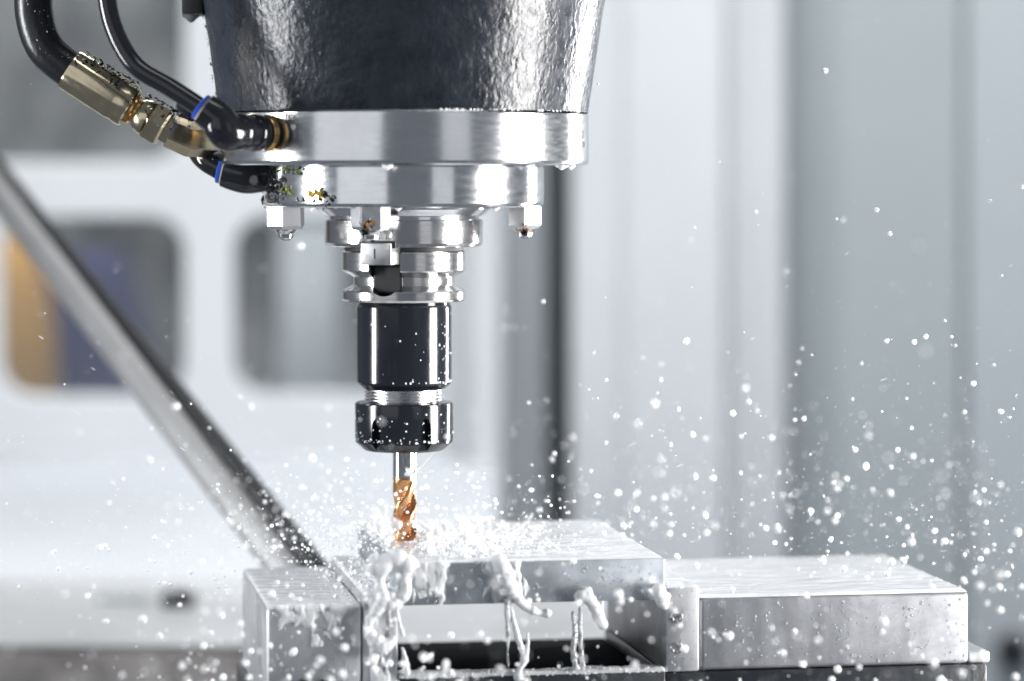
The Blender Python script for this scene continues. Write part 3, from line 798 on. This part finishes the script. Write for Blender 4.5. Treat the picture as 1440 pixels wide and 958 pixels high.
emit(330, lambda: U(20, 340), lambda: G(20, 230), 250, 80, .12, .8, 2.6)       # right, high and soft
emit(430, lambda: -abs(G(0, 70))-8, lambda: G(0, 80), 248, 22, .16, 1.3, 3.0)  # left, low
emit(500, lambda: U(-215, -10), lambda: G(0, 140), 240, 55, .08, .5, 3)        # left, fine
emit(90, lambda: U(-200, 330), lambda: G(0, 200), 300, 140, .08, .3, 2)        # stray specks
emit(420, lambda: G(10, 50), lambda: G(0, 40), 264, 11, .16, 1.2, 2.8)            # around the cutter
emit(380, lambda: U(-150, 320), lambda: U(-200, -95), 185, 36, .3, 1.75, 2.4)   # in front of the vise
emit(90, lambda: U(-190, 300), lambda: U(-480, -200), 190, 60, .25, 1.0, 2)    # close to the lens, soft discs
emit(170, lambda: U(-200, -85), lambda: U(60, 330), 160, 60, .2, 1.0, 2.5)     # over the ledge
emit(260, lambda: G(-75, 28), lambda: G(110, 40), 246, 26, .12, .9, 3)          # over the foot of the bar
emit(320, lambda: G(-22, 17), lambda: G(-15, 45), 252, 13, .15, .95, 2.8)      # thick spray left of the cutter
emit(110, lambda: U(-100, 25), lambda: U(-210, -95), 188, 30, .5, 1.7, 1.8)     # fat drops before the left jaw
emit(420, lambda: G(12, 42), lambda: G(0, 38), 265, 8, .18, .8, 2.4)           # burst at the tip
emit(700, lambda: U(-200, -20), lambda: G(0, 70), 246, 40, .09, .28, 2)        # left mist
emit(1700, lambda: U(-20, 330), lambda: G(0, 70), 250, 45, .09, .27, 2)        # mist specks in the focus plane
drops.sort(key=lambda t: -t[1]*F_PX/(t[0].y+D_CAM))
dm = []
for s in range(7):
    bm = drop_mesh(s); bmesh.ops.scale(bm, vec=(MM,)*3, verts=bm.verts); me = bpy.data.meshes.new('droplet'); bm.to_mesh(me); bm.free()
    for p in me.polygons: p.use_smooth = True
    me.materials.append(M['milk']); dm.append(me)
for i, (p, r) in enumerate(drops[:300]):
    o = bpy.data.objects.new('coolant_droplet', dm[i % 7]); C.objects.link(o); o.location = p*MM; o.scale = (r, r, r*U(.9, 1.2)); o.rotation_euler = (U(0, .6), U(-.6, .6), U(0, 6))
    d_ = p-Vector((OX, OY, 0)); u = d_.x*math.cos(TH)+d_.y*math.sin(TH); v = -d_.x*math.sin(TH)+d_.y*math.cos(TH)
    big = 'fat' if r*F_PX/(p.y+D_CAM) > 5 else 'small'
    zone = 'the wide right jaw' if u > 17 else 'the right jaw plate' if u > 0 else 'the slab' if u > -131 else 'the narrow left jaw' if u > -198 else 'the pale ledge left of the vise'
    where = f"{big} white coolant droplet flying {'in front of' if v < -4 else 'above'} {zone}"
    tag(o, where, 'droplet', where.replace('droplet', 'droplets'))
sb = Balls()
for i, (p, r) in enumerate(drops[300:]): sb.add(Matrix.Translation(p) @ Matrix.Diagonal((r, r, r*U(.9, 1.25), 1)), 2 if r > .25 else 1)
for k in range(110):                    # stretched threads thrown outwards from the cut
    p = Vector((U(-205, -30), G(0, 70), 250+rnd.expovariate(1/45))) if k % 3 else Vector((U(40, 300), G(0, 70), 262+rnd.expovariate(1/35)))
    if occupied(p, 2): continue
    d_ = (p-Vector((0, 0, 250))).normalized(); r = U(.06, .16)
    sb.add(Matrix.Translation(p) @ d_.to_track_quat('Z', 'Y').to_matrix().to_4x4() @ Matrix.Diagonal((r, r, r*U(6, 16), 1)), 2)
fs = sb.build('coolant_spray', M['milk']); tag(fs, 'fine white coolant spray filling the air around the cut', kind='stuff')

# beads clinging to front faces
sb = Balls()
def bead(pt, nrm, r, sz=1.25):
    q = nrm.to_track_quat('Z', 'Y').to_matrix().to_4x4()
    sb.add(Matrix.Translation(pt) @ q @ Matrix.Diagonal((r, r*sz, r*.55, 1)), 2)
fn = Vector((math.sin(TH), -math.cos(TH), 0))
for k in range(520):
    u = U(19, 152); z = U(211, 243); bead(W(u, -.05, z), fn, .16+.55*rnd.random()**4)
for k in range(260): bead(W(U(-192, -150), -.05, U(190, 243)), fn, .18+.6*rnd.random()**3)
for k in range(170): bead(W(U(-126, -2), -.05, U(246, 263)), fn, .18+.6*rnd.random()**3)
for k in range(50): bead(W(U(1.5, 16), -1.05, U(211, 249)), fn, .18+.6*rnd.random()**3)
o = sb.build('clinging_beads', M['clear']); tag(o, 'tiny clear coolant beads clinging to the vise and workpiece fronts', kind='stuff')
sb = Balls()
for k in range(110):
    a = U(-1.5, 1.5); lo = rnd.random() < .55
    y = 619-abs(G(0, 4)) if lo else U(572, 618)
    rr = RP(69)+.02; bead(Vector((rr*math.sin(a), -rr*math.cos(a), ZP(y))), Vector((math.sin(a), -math.cos(a), 0)), .2+.5*rnd.random()**3, 1)
for k in range(70):
    a = 1.5-abs(G(0, .7)); y = U(440, 536) if rnd.random() < .7 else 535; rr = RP(67)
    bead(Vector((rr*math.sin(a), -rr*math.cos(a), ZP(y))), Vector((math.sin(a), -math.cos(a), 0)), .2+.4*rnd.random()**2, 1.3)
for k in range(46):
    a = U(.15, 1.25); rr = RP(259.5); bead(Vector((rr*math.sin(a), -rr*math.cos(a), ZP(159.2))), Vector((math.sin(a), -math.cos(a), .6)).normalized(), .25+.55*rnd.random()**2, 1)
o = sb.build('holder_beads', M['milk']); tag(o, 'milky coolant beads clinging to the collet nut, holder body and face plate rim', kind='stuff')

# ------------------------------------------------------------------ swarf
def swarf(name, label, spots, mtl):
    bm = bmesh.new()
    for p, nrm, s in spots:
        q = nrm.to_track_quat('Z', 'Y').to_matrix().to_4x4() @ Matrix.Rotation(U(0, 6.28), 4, 'Z') @ Matrix.Rotation(U(-.9, .9), 4, 'X')
        n_ = 6; prev = None; w_ = s*U(.4, .9)
        for i in range(n_):
            t = i/(n_-1)-.5; off = Vector((t*s*2, math.sin(t*4)*s*.4, .3+s*.35*math.cos(t*3)))
            a_ = Matrix.Translation(p) @ q @ (off+Vector((0, w_*(1-abs(t)), 0))); b_ = Matrix.Translation(p) @ q @ (off-Vector((0, w_*(1-abs(t)), -.25)))
            a_, b_ = bm.verts.new(a_), bm.verts.new(b_)
            if prev: bm.faces.new((prev[0], a_, b_, prev[1]))
            prev = (a_, b_)
    bmesh.ops.solidify(bm, geom=bm.faces[:], thickness=.18)
    return tag(obj(name, bm, M[mtl], None, True, 40), label, kind='stuff')
def ring_spots(n, xs, ys, s, Rr=196.5):
    out = []
    for _ in range(n):
        x = xs(); 
        if abs(x-AX) > Rr-.5: x = AX-(Rr-.5)
        a = math.asin((x-AX)/Rr); p = Vector((RP(Rr)*math.sin(a), -RP(Rr)*math.cos(a), ZP(ys()))); out.append((p, Vector((math.sin(a), -math.cos(a), 0)), s()))
    return out
sz = lambda: U(.5, 1.4)
swarf('black_swarf', 'black metal chips stuck to the left of the clamp ring',
      ring_spots(80, lambda: G(390, 9), lambda: G(265, 11), sz)+ring_spots(26, lambda: 371.6, lambda: U(236, 288), sz)+ring_spots(12, lambda: U(398, 440), lambda: G(239, 2), sz)
      + ring_spots(18, lambda: G(464, 9), lambda: G(274, 6), sz)+ring_spots(14, lambda: U(380, 450), lambda: U(240, 285), lambda: U(.5, 1.2)), 'chip_black')
swarf('yellow_swarf', 'bright yellow metal chips stuck to the clamp ring', ring_spots(12, lambda: G(452, 6), lambda: G(271, 3), lambda: U(.8, 1.6)), 'chip_yellow')
swarf('green_swarf', 'olive green metal chips stuck to the clamp ring', ring_spots(14, lambda: U(395, 435), lambda: G(239, 2), lambda: U(.7, 1.4))+ring_spots(10, lambda: G(408, 8), lambda: G(268, 4), lambda: U(.7, 1.4)), 'chip_green')
def at_pts(n, c, sp, s): return [(Vector(c)+Vector([G(0, sp) for _ in range(3)]), Vector((G(0, .5), -1, G(0, .5))).normalized(), s()) for _ in range(n)]
c1, c2 = P(737, 323, -4), P(516, 318, -69)
swarf('nozzle_swarf', 'dark chips caught on the tips of the two hex nozzles', at_pts(16, c1, 1.7, lambda: U(.7, 1.5))+at_pts(20, c2, 2.2, lambda: U(.8, 1.8)), 'chip_black')
swarf('amber_swarf', 'amber chips caught on the tips of the two hex nozzles', at_pts(7, c1, 1.5, lambda: U(.7, 1.3))+at_pts(7, c2+Vector((1, 0, 1)), 1.2, lambda: U(.7, 1.4)), 'chip_amber')
# chips along the hose fittings and the housing flank
sp_ = []
ca, cb_ = P(97, 97, YH), P(258, 194, YH); cd = (cb_-ca).normalized(); cu_ = Vector((0, -1, 0)).cross(cd).normalized()
if cu_.z < 0: cu_ = -cu_
def on_fitting(t, an, lift=0):
    rr = (11.3 if t < .52 else 9.4)+lift; nn = cu_*math.sin(an)+Vector((0, -1, 0))*math.cos(an)
    return ca.lerp(cb_, t)+nn*rr, nn
for _ in range(130):
    pt, nn = on_fitting(rnd.random()**.8, R(rnd.choice([U(25, 120), U(55, 110)]))); sp_.append((pt, nn, U(.5, 1.5)))
for _ in range(30):
    y = U(10, 150); x = 283+y*.148+U(0, 3); sp_.append((P(x, y, -3), Vector((-1, -.3, 0)), U(.4, 1.0)))
swarf('fitting_swarf', 'black chips clinging along the top of the brass fittings and housing edge', sp_, 'chip_black')

# pale flecks stuck to the thick hose
fl_ = []
for _ in range(46):
    k = rnd.randrange(8, len(hp)-12); nn = Vector((G(0, .6), -1, G(.3, .5))).normalized(); fl_.append((hp[k]+nn*9.7, nn, U(.15, .5)))
swarf('hose_flecks', 'tiny pale flecks stuck to the thick rubber hose', fl_, 'fleck')
